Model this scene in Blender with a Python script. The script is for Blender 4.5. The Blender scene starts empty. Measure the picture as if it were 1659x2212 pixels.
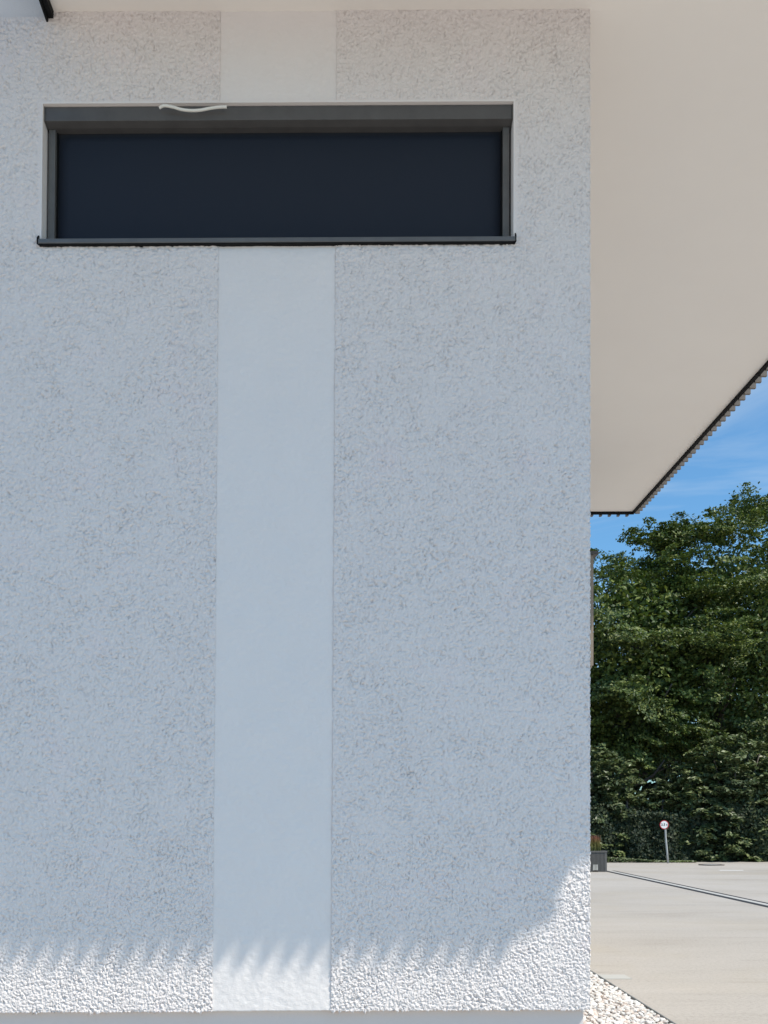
import bpy, bmesh, math, random
import numpy as np
from mathutils import Vector, Matrix

random.seed(7)
rng = np.random.default_rng(7)
scene = bpy.context.scene
COL = scene.collection

# ------------------------------------------------------------------ camera
S = 330.0          # photo pixels (1659 wide) per metre on the facade plane
F = 2000.0         # focal length in the same pixels
DW = F / S         # distance camera - facade
EYE = 1.6
VX, VY = 765.0, 1775.0
cam_d = bpy.data.cameras.new("camera")
cam = bpy.data.objects.new("camera", cam_d)
COL.objects.link(cam)
cam.location = (0, -DW, EYE)
cam.rotation_euler = (math.radians(90), 0, 0)
cam_d.sensor_fit = 'HORIZONTAL'
cam_d.sensor_width = 36
cam_d.lens = 36 * F / 1659.0
cam_d.shift_x = (829.5 - VX) / 1659.0
cam_d.shift_y = (VY - 1106.0) / 1659.0
cam_d.clip_start = 0.1
cam_d.clip_end = 3000
scene.camera = cam

# ------------------------------------------------------------------ sky and sun
SUN = Vector((0.606, -0.38, 1.0)).normalized()
ELEV = math.asin(SUN.z)
AZ = math.atan2(SUN.x, SUN.y)
world = bpy.data.worlds.new("World")
scene.world = world
world.use_nodes = True
wn = world.node_tree
wn.nodes.clear()
wout = wn.nodes.new('ShaderNodeOutputWorld')
wbg = wn.nodes.new('ShaderNodeBackground')
wbg.inputs['Strength'].default_value = 0.12
sky = wn.nodes.new('ShaderNodeTexSky')
sky.sky_type = 'NISHITA'
sky.sun_disc = False
sky.sun_elevation = ELEV
sky.sun_rotation = AZ
sky.altitude = 0
sky.air_density = 1.0
sky.dust_density = 0.9
sky.ozone_density = 1.5
# thin cirrus streaks over the whole sky
wtc = wn.nodes.new('ShaderNodeTexCoord')
wmap = wn.nodes.new('ShaderNodeMapping')
wmap.inputs['Rotation'].default_value = (0.25, 0.45, 0.3)
wmap.inputs['Scale'].default_value = (1.6, 3.0, 8.0)
wnoi = wn.nodes.new('ShaderNodeTexNoise')
wnoi.inputs['Scale'].default_value = 1.7
wnoi.inputs['Detail'].default_value = 7
wnoi.inputs['Roughness'].default_value = 0.55
wnoi.inputs['Distortion'].default_value = 0.6
wramp = wn.nodes.new('ShaderNodeValToRGB')
wramp.color_ramp.elements[0].position = 0.47
wramp.color_ramp.elements[1].position = 0.76
wramp.color_ramp.elements[0].color = (0, 0, 0, 1)
wramp.color_ramp.elements[1].color = (0.55, 0.55, 0.55, 1)
wmix = wn.nodes.new('ShaderNodeMix')
wmix.data_type = 'RGBA'
wmix.inputs['B'].default_value = (6.5, 7.4, 8.0, 1)
L = wn.links.new
L(wtc.outputs['Generated'], wmap.inputs['Vector'])
L(wmap.outputs['Vector'], wnoi.inputs['Vector'])
L(wnoi.outputs['Fac'], wramp.inputs['Fac'])
L(wramp.outputs['Color'], wmix.inputs['Factor'])
wtint = wn.nodes.new('ShaderNodeMix')      # the deep clear blue of a dry summer noon, over the whole sky
wtint.data_type = 'RGBA'
wtint.blend_type = 'MULTIPLY'
wtint.inputs['Factor'].default_value = 1.0
wtint.inputs['B'].default_value = (0.86, 1.37, 1.60, 1)
L(sky.outputs['Color'], wtint.inputs['A'])
L(wtint.outputs['Result'], wmix.inputs['A'])
L(wmix.outputs['Result'], wbg.inputs['Color'])
L(wbg.outputs['Background'], wout.inputs['Surface'])

sun_d = bpy.data.lights.new("sun", 'SUN')
sun_d.energy = 5.0
sun_d.angle = math.radians(0.53)
sun_d.color = (1.0, 0.925, 0.80)
sun = bpy.data.objects.new("sun", sun_d)
COL.objects.link(sun)
sun.location = (30, -30, 50)
sun.rotation_euler = (-SUN).to_track_quat('-Z', 'Y').to_euler()

scene.view_settings.view_transform = 'Standard'
scene.view_settings.look = 'None'
scene.view_settings.gamma = 1.0
scene.view_settings.use_curve_mapping = False
scene.view_settings.exposure = -0.08
scene.cycles.use_denoising = True
scene.cycles.max_bounces = 8
scene.cycles.diffuse_bounces = 5
scene.cycles.transmission_bounces = 4
scene.cycles.transparent_max_bounces = 4

# ------------------------------------------------------------------ helpers
def px(x, y, d=DW):
    """photo pixel at distance d from the camera -> x, z"""
    return (x - VX) * d / F, EYE + (VY - y) * d / F

def depth_of(y):          # distance of a ground point seen at photo row y
    return EYE * F / (y - VY)

def mat(name, base=(0.8, 0.8, 0.8), rough=0.8, metal=0.0, spec=0.5):
    m = bpy.data.materials.new(name)
    m.use_nodes = True
    b = m.node_tree.nodes['Principled BSDF']
    b.inputs['Base Color'].default_value = (*base, 1)
    b.inputs['Roughness'].default_value = rough
    b.inputs['Metallic'].default_value = metal
    b.inputs['Specular IOR Level'].default_value = spec
    return m, m.node_tree, b

def noise(nt, scale, detail=4, rough=0.55, vec=None, dist=0.0):
    n = nt.nodes.new('ShaderNodeTexNoise')
    n.inputs['Scale'].default_value = scale
    n.inputs['Detail'].default_value = detail
    n.inputs['Roughness'].default_value = rough
    n.inputs['Distortion'].default_value = dist
    if vec is None:
        tc = nt.nodes.new('ShaderNodeTexCoord')
        vec = tc.outputs['Object']
    nt.links.new(vec, n.inputs['Vector'])
    return n

def ramp(nt, src, stops):
    r = nt.nodes.new('ShaderNodeValToRGB')
    cr = r.color_ramp
    while len(cr.elements) < len(stops):
        cr.elements.new(0.5)
    for e, (p, c) in zip(cr.elements, stops):
        e.position = p
        e.color = (*c, 1) if len(c) == 3 else c
    nt.links.new(src, r.inputs['Fac'])
    return r

def bump(nt, b, src, strength, dist, prev=None):
    bp = nt.nodes.new('ShaderNodeBump')
    bp.inputs['Strength'].default_value = strength
    bp.inputs['Distance'].default_value = dist
    nt.links.new(src, bp.inputs['Height'])
    if prev is not None:
        nt.links.new(prev, bp.inputs['Normal'])
    nt.links.new(bp.outputs['Normal'], b.inputs['Normal'])
    return bp.outputs['Normal']

def mixc(nt, fac, a, bcol, mode='MIX'):
    m = nt.nodes.new('ShaderNodeMix')
    m.data_type = 'RGBA'
    m.blend_type = mode
    for sock, v in (('Factor', fac), ('A', a), ('B', bcol)):
        if hasattr(v, 'is_linked') or hasattr(v, 'links'):
            nt.links.new(v, m.inputs[sock])
        elif isinstance(v, (int, float)):
            m.inputs[sock].default_value = v
        else:
            m.inputs[sock].default_value = (*v, 1)
    return m.outputs['Result']

def mesh_obj(name, verts, faces, material, parent=None, smooth=False):
    me = bpy.data.meshes.new(name)
    me.from_pydata([tuple(v) for v in verts], [], faces)
    me.materials.append(material)
    if smooth:
        me.polygons.foreach_set('use_smooth', [True] * len(me.polygons))
    me.update()
    o = bpy.data.objects.new(name, me)
    COL.objects.link(o)
    if parent is not None:
        o.parent = parent
    return o

def np_mesh(name, V, Q, material, parent=None, smooth=False):
    """V (n,3), Q (m,4) arrays"""
    V = np.ascontiguousarray(V, dtype=np.float32)
    Q = np.ascontiguousarray(Q, dtype=np.int32)
    me = bpy.data.meshes.new(name)
    me.vertices.add(len(V))
    me.vertices.foreach_set('co', V.ravel())
    k = Q.shape[1]
    me.loops.add(len(Q) * k)
    me.loops.foreach_set('vertex_index', Q.ravel())
    me.polygons.add(len(Q))
    me.polygons.foreach_set('loop_start', np.arange(0, len(Q) * k, k, dtype=np.int32))
    me.polygons.foreach_set('use_smooth', np.full(len(Q), smooth, dtype=bool))
    me.materials.append(material)
    me.update(calc_edges=True)
    me.validate()
    o = bpy.data.objects.new(name, me)
    COL.objects.link(o)
    if parent is not None:
        o.parent = parent
    return o

def empty(name, loc=(0, 0, 0), parent=None):
    o = bpy.data.objects.new(name, None)
    o.location = loc
    COL.objects.link(o)
    if parent is not None:
        o.parent = parent
    return o

def tag(o, label=None, cat=None, group=None, kind=None):
    if label: o['label'] = label
    if cat: o['category'] = cat
    if group: o['group'] = group
    if kind: o['kind'] = kind
    return o

BOXF = [(0, 3, 2, 1), (4, 5, 6, 7), (0, 1, 5, 4), (1, 2, 6, 5), (2, 3, 7, 6), (3, 0, 4, 7)]
def boxv(x0, x1, y0, y1, z0, z1):
    return [(x0, y0, z0), (x1, y0, z0), (x1, y1, z0), (x0, y1, z0),
            (x0, y0, z1), (x1, y0, z1), (x1, y1, z1), (x0, y1, z1)]

def skew(p):
    """the facade stands a hair out of true, as in the photograph"""
    x, y, z = p
    xp = VX + x * S
    zp = VY - (z - EYE) * S
    dx = 0.0085 * (2180 - zp) * min(max(1 - (xp - 459) / 815.0, -0.2), 1.3) / S
    dz = 0.0052 * (x - 1.54)
    return (x + dx, y, z + dz)

def skew_np(V):
    V = V.copy()
    xp = VX + V[:, 0] * S
    zp = VY - (V[:, 2] - EYE) * S
    V[:, 0] += 0.0085 * (2180 - zp) * np.clip(1 - (xp - 459) / 815.0, -0.2, 1.3) / S
    V[:, 2] += 0.0052 * (V[:, 0] - 1.54)
    return V

def bevel(o, w, seg=2):
    m = o.modifiers.new('bevel', 'BEVEL')
    m.width = w
    m.segments = seg
    m.limit_method = 'ANGLE'
    m.angle_limit = math.radians(40)
    return o

def hbox(name, material, parent, x0, x1, y0, y1, z0, z1, bev=0.0):
    o = mesh_obj(name, [skew(v) for v in boxv(x0, x1, y0, y1, z0, z1)], BOXF, material, parent)
    if bev: bevel(o, bev)
    return o

def prism_x(name, prof, x0, x1, material, parent, sk=True, bev=0.0):
    """profile of (y,z) points, extruded along x"""
    n = len(prof)
    V = [(x0, y, z) for y, z in prof] + [(x1, y, z) for y, z in prof]
    if sk: V = [skew(v) for v in V]
    Fc = [(i, (i + 1) % n, n + (i + 1) % n, n + i) for i in range(n)]
    Fc += [tuple(range(n - 1, -1, -1)), tuple(range(n, 2 * n))]
    o = mesh_obj(name, V, Fc, material, parent)
    bm = bmesh.new(); bm.from_mesh(o.data)
    bmesh.ops.recalc_face_normals(bm, faces=bm.faces)
    bm.to_mesh(o.data); bm.free()
    if bev: bevel(o, bev)
    return o

def tube(name, pts, r, material, parent=None, seg=10, radii=None):
    pts = [Vector(p) for p in pts]
    V, Fc = [], []
    up = Vector((0, 0, 1))
    for i, p in enumerate(pts):
        t = (pts[min(i + 1, len(pts) - 1)] - pts[max(i - 1, 0)]).normalized()
        a = t.cross(up)
        if a.length < 1e-3: a = t.cross(Vector((1, 0, 0)))
        a.normalize(); b = t.cross(a)
        rr = radii[i] if radii else r
        for k in range(seg):
            an = 2 * math.pi * k / seg
            V.append(p + a * math.cos(an) * rr + b * math.sin(an) * rr)
    for i in range(len(pts) - 1):
        for k in range(seg):
            k2 = (k + 1) % seg
            Fc.append((i * seg + k, i * seg + k2, (i + 1) * seg + k2, (i + 1) * seg + k))
    Fc.append(tuple(range(seg - 1, -1, -1)))
    Fc.append(tuple(range((len(pts) - 1) * seg, len(pts) * seg)))
    return mesh_obj(name, V, Fc, material, parent, smooth=True)

# ------------------------------------------------------------------ materials
# rough mineral plaster
M_rough, nt, b = mat('rough_plaster', (0.82, 0.82, 0.82), 0.95, 0, 0.15)
n1 = noise(nt, 2.2, 5, 0.6)
r1 = ramp(nt, n1.outputs['Fac'], [(0.3, (0.845, 0.78, 0.755)), (0.55, (0.86, 0.797, 0.77)), (0.75, (0.87, 0.785, 0.77))])
n2 = noise(nt, 150, 4, 0.7)
r2 = ramp(nt, n2.outputs['Fac'], [(0.3, (0.93, 0.93, 0.93)), (0.6, (1, 1, 1))])
nt.links.new(mixc(nt, 1.0, r1.outputs['Color'], r2.outputs['Color'], 'MULTIPLY'), b.inputs['Base Color'])
bump(nt, b, n2.outputs['Fac'], 0.7, 0.006)

# the same plaster where it is far off: relief only in the material
M_roughfar, nt, b = mat('rough_plaster_plain', (0.86, 0.797, 0.77), 0.95, 0, 0.15)
n1 = noise(nt, 38, 4, 0.6)
bump(nt, b, n1.outputs['Fac'], 1.0, 0.035)

# smooth felted band
M_smooth, nt, b = mat('smooth_plaster', (0.82, 0.82, 0.82), 0.9, 0, 0.2)
n1 = noise(nt, 1.6, 4, 0.6)
r1 = ramp(nt, n1.outputs['Fac'], [(0.3, (0.81, 0.765, 0.745)), (0.7, (0.835, 0.785, 0.76))])
nt.links.new(r1.outputs['Color'], b.inputs['Base Color'])
tc = nt.nodes.new('ShaderNodeTexCoord')
mp = nt.nodes.new('ShaderNodeMapping'); mp.inputs['Scale'].default_value = (1, 1, 1.7)
nt.links.new(tc.outputs['Object'], mp.inputs['Vector'])
n2 = noise(nt, 75, 3, 0.6, mp.outputs['Vector'], 0.4)
n3 = noise(nt, 300, 2, 0.6)
nn = bump(nt, b, n2.outputs['Fac'], 0.5, 0.004)
bump(nt, b, n3.outputs['Fac'], 0.25, 0.0015, nn)

M_plinth, nt, b = mat('plinth_render', (0.72, 0.66, 0.63), 0.9, 0, 0.2)
n2 = noise(nt, 60, 3, 0.6)
bump(nt, b, n2.outputs['Fac'], 0.35, 0.004)

M_soffit, nt, b = mat('soffit_render', (0.80, 0.785, 0.76), 0.9, 0, 0.2)
n1 = noise(nt, 0.8, 5, 0.6)
r1 = ramp(nt, n1.outputs['Fac'], [(0.3, (0.865, 0.82, 0.775)), (0.7, (0.89, 0.845, 0.795))])
nt.links.new(r1.outputs['Color'], b.inputs['Base Color'])
n2 = noise(nt, 160, 3, 0.6)
bump(nt, b, n2.outputs['Fac'], 0.35, 0.003)

def metal(name, c, rough, bumpy=0.08, spec=0.5):
    m, nt, b = mat(name, c, rough, 0, spec)
    n = noise(nt, 9, 5, 0.6)
    r = ramp(nt, n.outputs['Fac'], [(0.3, tuple(v * 0.88 for v in c)), (0.7, tuple(min(1, v * 1.1) for v in c))])
    nt.links.new(r.outputs['Color'], b.inputs['Base Color'])
    n2 = noise(nt, 500, 2)
    bump(nt, b, n2.outputs['Fac'], bumpy, 0.001)
    return m
M_box = metal('powder_coat_anthracite', (0.092, 0.089, 0.088), 0.5)
M_rail = metal('powder_coat_rail', (0.125, 0.122, 0.118), 0.5)
M_sill = metal('sill_aluminium', (0.12, 0.125, 0.13), 0.42)
M_trim = metal('dark_trim', (0.008, 0.008, 0.009), 0.7, spec=0.15)
M_slat = metal('fascia_slat', (0.15, 0.132, 0.118), 0.6)
M_balc = metal('balcony_sheet', (0.26, 0.215, 0.17), 0.5)
M_balcap = metal('balcony_cap', (0.07, 0.06, 0.055), 0.45)
M_roof = metal('roof_membrane', (0.25, 0.25, 0.25), 0.9)

M_blind, nt, b = mat('blind_fabric', (0.012, 0.016, 0.026), 0.7, 0, 0.3)
n1 = noise(nt, 900, 2)
r1 = ramp(nt, n1.outputs['Fac'], [(0.3, (0.0085, 0.0135, 0.025)), (0.7, (0.013, 0.0195, 0.034))])
nt.links.new(r1.outputs['Color'], b.inputs['Base Color'])
bump(nt, b, n1.outputs['Fac'], 0.2, 0.0008)
b.inputs['Sheen Weight'].default_value = 0.05

M_foam, _, _ = mat('white_foam', (0.82, 0.80, 0.74), 0.8)
M_screw, _, _ = mat('steel', (0.45, 0.45, 0.45), 0.35, 1.0)

# ------------------------------------------------------------------ ground
M_ground, nt, b = mat('yard_concrete', (0.42, 0.41, 0.39), 0.9, 0, 0.25)
tc = nt.nodes.new('ShaderNodeTexCoord')
mp = nt.nodes.new('ShaderNodeMapping'); mp.inputs['Scale'].default_value = (0.35, 1.0, 1.0)
nt.links.new(tc.outputs['Object'], mp.inputs['Vector'])
n1 = noise(nt, 0.33, 7, 0.62, mp.outputs['Vector'], 0.5)
r1 = ramp(nt, n1.outputs['Fac'], [(0.28, (0.365, 0.325, 0.28)), (0.45, (0.445, 0.405, 0.365)), (0.62, (0.48, 0.44, 0.40)), (0.8, (0.435, 0.385, 0.34))])
n2 = noise(nt, 28, 6, 0.8)
r2 = ramp(nt, n2.outputs['Fac'], [(0.3, (0.70, 0.70, 0.68)), (0.5, (0.98, 0.98, 0.98)), (0.6, (1.0, 1.0, 1.0)), (0.72, (1.2, 1.19, 1.18))])
c = mixc(nt, 1.0, r1.outputs['Color'], r2.outputs['Color'], 'MULTIPLY')
n4 = noise(nt, 190, 3, 0.7)
r4 = ramp(nt, n4.outputs['Fac'], [(0.30, (0.66, 0.65, 0.62)), (0.48, (1, 1, 1)), (0.72, (1.0, 1.0, 1.0))])
c = mixc(nt, 1.0, c, r4.outputs['Color'], 'MULTIPLY')
# damp, dusty brownish stains near the gravel
n5 = noise(nt, 0.55, 5, 0.6, None, 0.3)
r5 = ramp(nt, n5.outputs['Fac'], [(0.50, (0, 0, 0)), (0.70, (0.4, 0.4, 0.4))])
c = mixc(nt, r5.outputs['Color'], c, (0.40, 0.345, 0.27))
mp2 = nt.nodes.new('ShaderNodeMapping'); mp2.inputs['Scale'].default_value = (0.25, 2.2, 1.0); mp2.inputs['Rotation'].default_value = (0, 0, 0.25)
nt.links.new(tc.outputs['Object'], mp2.inputs['Vector'])
n6 = noise(nt, 1.6, 6, 0.7, mp2.outputs['Vector'], 1.2)
r6 = ramp(nt, n6.outputs['Fac'], [(0.28, (0.84, 0.835, 0.82)), (0.42, (0.98, 0.98, 0.98)), (0.60, (1, 1, 1)), (0.72, (1.05, 1.05, 1.05))])
c = mixc(nt, 1.0, c, r6.outputs['Color'], 'MULTIPLY')
n7 = noise(nt, 11, 3, 0.7)          # pale chips and dark grit trodden into the surface
r7 = ramp(nt, n7.outputs['Fac'], [(0.27, (0.74, 0.73, 0.71)), (0.33, (1, 1, 1)), (0.70, (1, 1, 1)), (0.76, (1.22, 1.22, 1.2))])
c = mixc(nt, 1.0, c, r7.outputs['Color'], 'MULTIPLY')
nt.links.new(c, b.inputs['Base Color'])
nn = bump(nt, b, n2.outputs['Fac'], 0.35, 0.008)
bump(nt, b, n4.outputs['Fac'], 0.3, 0.002, nn)
g = mesh_obj('ground', [(-900, -900, 0), (900, -900, 0), (900, 900, 0), (-900, 900, 0)], [(0, 1, 2, 3)], M_ground)
tag(g, 'pale concrete yard running back to the hedge', 'ground', kind='structure')

# ------------------------------------------------------------------ house
house = empty('house', (0, 0, 0))
tag(house, 'white house with rough plaster wall, smooth vertical band and wide flat roof overhang', 'house')

XC = px(1274, 0)[0]                # right corner of the facade
XL = px(-90, 0)[0]                # end of the finely built relief on the left
ZB = px(0, 2180)[1]
ZT = px(0, 25)[1]                  # soffit
ZU = px(0, 36)[1]                  # top of rough plaster left of the canopy
BX0 = px(459, 0)[0]; BX1 = px(715, 0)[0]
# window opening (before the skew)
WX0 = px(71, 0)[0]; WX1 = px(1107.5, 0)[0]
WZ0 = px(0, 525)[1]; WZ1 = px(0, 222.5)[1]
PROUD = 0.021
HB = 9.0                           # back of the house
XCAN0 = px(85, 0)[0]               # left end of the canopy

# ---- relief of the plaster
STEP = 0.0055          # mesh of the plaster in the shade
FS = 0.0038            # mesh where the sun rakes across it
fx0, fx1 = XL - 0.05, XC + 0.45
fz0, fz1 = ZB - 0.05, ZT + 0.15
NX = int((fx1 - fx0) / FS) + 2
NZ = int((fz1 - fz0) / FS) + 2
kx = np.fft.fftfreq(NX, FS)[None, :]
kz = np.fft.fftfreq(NZ, FS)[:, None]
def field(lam, bw, ax=1.0):
    w = rng.standard_normal((NZ, NX))
    k = np.sqrt((kx * ax) ** 2 + kz ** 2)
    flt = np.exp(-((k * lam - 1.0) / bw) ** 2)
    f = np.real(np.fft.ifft2(np.fft.fft2(w) * flt))
    return f / f.std()
def lowpass(lam):
    w = rng.standard_normal((NZ, NX))
    k = np.sqrt(kx ** 2 + kz ** 2)
    f = np.real(np.fft.ifft2(np.fft.fft2(w) * np.exp(-(k * lam) ** 2)))
    return f / f.std()
fa = field(0.027, 0.45)
fb = field(0.0135, 0.40)
fc = field(0.055, 0.5)
mod = np.clip(1.0 + 0.08 * lowpass(0.30), 0.7, 1.3)
raw = 0.70 * fa + 0.66 * fb + 0.45 * fc
raw = np.tanh(raw * 0.95) + 0.3 * np.maximum(raw - 0.5, 0)
# thin winding grooves dragged by the coarse grain under the trowel, broken into short pieces
gro = np.exp(-(field(0.050, 0.6) / 0.30) ** 2) * np.clip(1.6 * lowpass(0.022) + 0.3, 0, 1.5)
gro += 0.7 * np.exp(-(field(0.030, 0.5) / 0.28) ** 2) * np.clip(1.6 * lowpass(0.018) - 0.2, 0, 1.5)
gro *= np.clip(1.0 + 0.14 * lowpass(0.14), 0.5, 1.5)
RELIEF = ((0.0029 * raw - 0.0080 * gro) * mod).astype(np.float32)
FINE = (0.0007 * field(0.024, 0.5, 0.7) + 0.0005 * field(0.06, 0.6) + 0.0010 * field(0.28, 0.6)).astype(np.float32)

def sample(A, x, z):
    i = np.clip((x - fx0) / FS, 0, NX - 2); j = np.clip((z - fz0) / FS, 0, NZ - 2)
    i0 = i.astype(int); j0 = j.astype(int); fi = i - i0; fj = j - j0
    return (A[j0, i0] * (1 - fi) * (1 - fj) + A[j0, i0 + 1] * fi * (1 - fj)
            + A[j0 + 1, i0] * (1 - fi) * fj + A[j0 + 1, i0 + 1] * fi * fj)

def axis(points, step):
    out = []
    for a, b_ in zip(points[:-1], points[1:]):
        n = max(1, int(round((b_ - a) / step)))
        out += list(np.linspace(a, b_, n, endpoint=False))
    out.append(points[-1])
    return np.array(out)

def relief_panel(name, xs, zs, A, proud, material, corner=False, holes=(), step=None, ragged=True):
    step = step or STEP
    """front relief sheet with closed edges; corner=True wraps round the right corner"""
    cols = [(x, -proud, 0.0, -1.0, x) for x in xs]
    cols.insert(0, (xs[0], 0.03, 0, 0, xs[0]))
    if corner:
        x, y, nx, ny, s = cols[-1]
        cols[-1] = (x - 0.004, -proud, 0.0, -1.0, s)
        cols.append((x - 0.001, -proud + 0.001, 0.7, -0.7, s + 0.004))
        for k in range(1, int(0.09 / step)):
            cols.append((x, -proud + 0.004 + k * step, 1.0, 0.0, s + k * step))
    else:
        cols.append((xs[-1], 0.03, 0, 0, xs[-1]))
    C = np.array(cols)
    Zs = np.concatenate(([zs[0]], zs, [zs[-1]])) if ragged else zs
    nc, nr = len(C), len(Zs)
    X = np.tile(C[:, 0], (nr, 1)); Y = np.tile(C[:, 1], (nr, 1))
    NXv = np.tile(C[:, 2], (nr, 1)); NYv = np.tile(C[:, 3], (nr, 1)); SS = np.tile(C[:, 4], (nr, 1))
    Z = np.tile(Zs[:, None], (1, nc))
    H = sample(A, SS, Z)
    # plaster dies away at the window edge (corner bead) and at the soffit
    for (hx0, hx1, hz0, hz1) in holes:
        dx = np.maximum(np.maximum(hx0 - X, X - hx1), 0); dz = np.maximum(np.maximum(hz0 - Z, Z - hz1), 0)
        H = H * np.clip(np.sqrt(dx * dx + dz * dz) / 0.03, 0.05, 1)
    if ragged:
        H[0] = 0; H[-1] = 0
    X = X + NXv * H; Y = Y + NYv * H
    # ragged lower edge
    if ragged:
        Z[1] = Z[1] + sample(A, SS[1], Z[1] + 0.02) * 1.6
        Y[0] = np.maximum(Y[0], 0.0) + 0.06; Z[0] = Z[1] + 0.001
        Y[-1] = np.maximum(Y[-1], 0.0) + 0.03
    if corner and ragged:
        X[0] = np.minimum(X[0], XC - 0.005)
    V = np.stack([X.ravel(), Y.ravel(), Z.ravel()], 1)
    idx = np.arange(nc * nr).reshape(nr, nc)
    Q = np.stack([idx[:-1, :-1], idx[:-1, 1:], idx[1:, 1:], idx[1:, :-1]], -1).reshape(-1, 4)
    if holes:
        # centres from the undisturbed coordinates
        xc = 0.5 * (C[:-1, 4] + C[1:, 4]); zc = 0.5 * (Zs[:-1] + Zs[1:])
        keep = np.ones((nr - 1, nc - 1), bool)
        for (hx0, hx1, hz0, hz1) in holes:
            keep &= ~(((xc > hx0) & (xc < hx1))[None, :] & ((zc > hz0) & (zc < hz1))[:, None])
        Q = Q[keep.ravel()]
    return np_mesh(name, skew_np(V), Q, material, house, smooth=True)

HZ0 = WZ0 + 0.008
HOLE = (WX0, WX1, HZ0, WZ1)
ZM = px(0, 1800)[1]                # below this the sun reaches the wall
NOTCH = (-9.9, XCAN0, ZU, ZT + 0.5)  # left of the canopy the rough plaster stops a little lower
relief_panel('rough_plaster_panel', axis([XL, XCAN0, WX0 if WX0 > XCAN0 else XCAN0 + 0.01, BX0], STEP), axis([ZM, HZ0, WZ1, ZU, ZT + 0.02], STEP), RELIEF, PROUD, M_rough, holes=[HOLE, NOTCH], ragged=False)
relief_panel('rough_plaster_panel', axis([BX1, WX1, XC], STEP), axis([ZM, HZ0, WZ1, ZT + 0.02], STEP), RELIEF, PROUD, M_rough, corner=True, holes=[HOLE], ragged=False)
relief_panel('rough_plaster_base', axis([XL, BX0], FS), axis([ZB, ZM + 0.001], FS), RELIEF, PROUD, M_rough, step=FS)
relief_panel('rough_plaster_base', axis([BX1, XC], FS), axis([ZB, ZM + 0.001], FS), RELIEF, PROUD, M_rough, corner=True, step=FS)
relief_panel('smooth_band', axis([BX0 - 0.004, BX1 + 0.004], 0.0085), axis([ZB, HZ0], 0.0085), FINE, 0.014, M_smooth)
relief_panel('smooth_band', axis([BX0 - 0.004, BX1 + 0.004], 0.0085), axis([WZ1, ZT + 0.02], 0.0085), FINE, 0.014, M_smooth)
# masonry core behind the finish
hbox('wall_core', M_roughfar, house, -9.0, WX0 - 0.001, 0.012, 0.40, ZB + 0.002, ZT + 0.9)
hbox('wall_core', M_roughfar, house, WX1 + 0.001, XC - 0.36, 0.0125, 0.40, ZB + 0.002, ZT + 0.9)
hbox('wall_core', M_roughfar, house, WX0 - 0.001, WX1 + 0.001, 0.0121, 0.40, ZB + 0.002, WZ0 - 0.03)
hbox('wall_core', M_roughfar, house, WX0 - 0.001, WX1 + 0.001, 0.0121, 0.40, WZ1 + 0.006, ZT + 0.9)
# facade further left, and the side wall further back
hbox('wall_face', M_roughfar, house, -9.0, XL, -PROUD, 0.012, ZB, ZU)
hbox('side_wall', M_roughfar, house, XC - 0.35, XC - 0.001, 0.062, HB, ZB, ZT + 0.9)
hbox('rear_wall', M_roughfar, house, -9.0, XC - 0.36, HB - 0.35, HB - 0.001, ZB, ZT + 0.9)
hbox('end_wall', M_roughfar, house, -9.0, -8.65, 0.401, HB - 0.36, ZB, ZT + 0.9)
# smooth upper wall that carries on above the canopy
hbox('upper_wall', M_smooth, house, -9.0, XCAN0 + 0.02, -0.004, 0.0119, ZU, ZT + 3.2)
hbox('upper_wall', M_smooth, house, XCAN0 + 0.021, XC, -0.0041, 0.0118, ZT + 0.57, ZT + 3.2)
hbox('upper_wall', M_smooth, house, -9.0, XC + 0.0, 0.40, 0.60, ZT + 0.9, ZT + 3.2)
hbox('plinth', M_plinth, house, -9.0, px(1263, 0)[0], 0.058 - PROUD, HB - 0.05, -0.2, ZB + 0.0015)
# added unseen roof slab above the canopy, keeps sun off the upper left wall
hbox('added_shade_roof', M_soffit, house, -9.6, XC + 1.2, -1.9, HB + 0.4, ZT + 2.3, ZT + 2.75)

# ---- canopy
CX1 = px(2352, 0)[0]               # outer right edge
CY0 = -2.31                        # front edge
CY1 = 1750.0 / 667.0 * DW - DW     # far edge
canopy = hbox('canopy', M_roof, house, XCAN0 + 0.05, CX1 - 0.05, CY0 + 0.05, -0.006, ZT + 0.03, ZT + 0.55)
hbox('canopy_side', M_roof, canopy, XC + 0.02, CX1 - 0.05, -0.005, CY1 - 0.05, ZT + 0.03, ZT + 0.55)
hbox('soffit', M_soffit, canopy, XCAN0 + 0.03, CX1 - 0.03, CY0 + 0.03, -0.0005, ZT, ZT + 0.028)
hbox('soffit', M_soffit, canopy, XC - 0.02, CX1 - 0.03, 0.0, CY1 - 0.03, ZT + 0.0, ZT + 0.028)
hbox('soffit', M_soffit, canopy, -3.0, XC - 0.025, HB + 0.003, CY1 - 0.03, ZT + 0.0, ZT + 0.028)
hbox('canopy_rear', M_roof, canopy, -3.0, XC + 0.019, HB + 0.003, CY1 - 0.05, ZT + 0.03, ZT + 0.55)
TD = 0.045
def trim(x0, x1, y0, y1):
    hbox('edge_trim', M_trim, canopy, x0, x1, y0, y1, ZT - TD, ZT + 0.5)
trim(CX1 - 0.029, CX1, CY0 + 0.03, CY1 - 0.03)
trim(XCAN0, CX1, CY0, CY0 + 0.029)
trim(-3.0, CX1, CY1 - 0.029, CY1)
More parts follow.
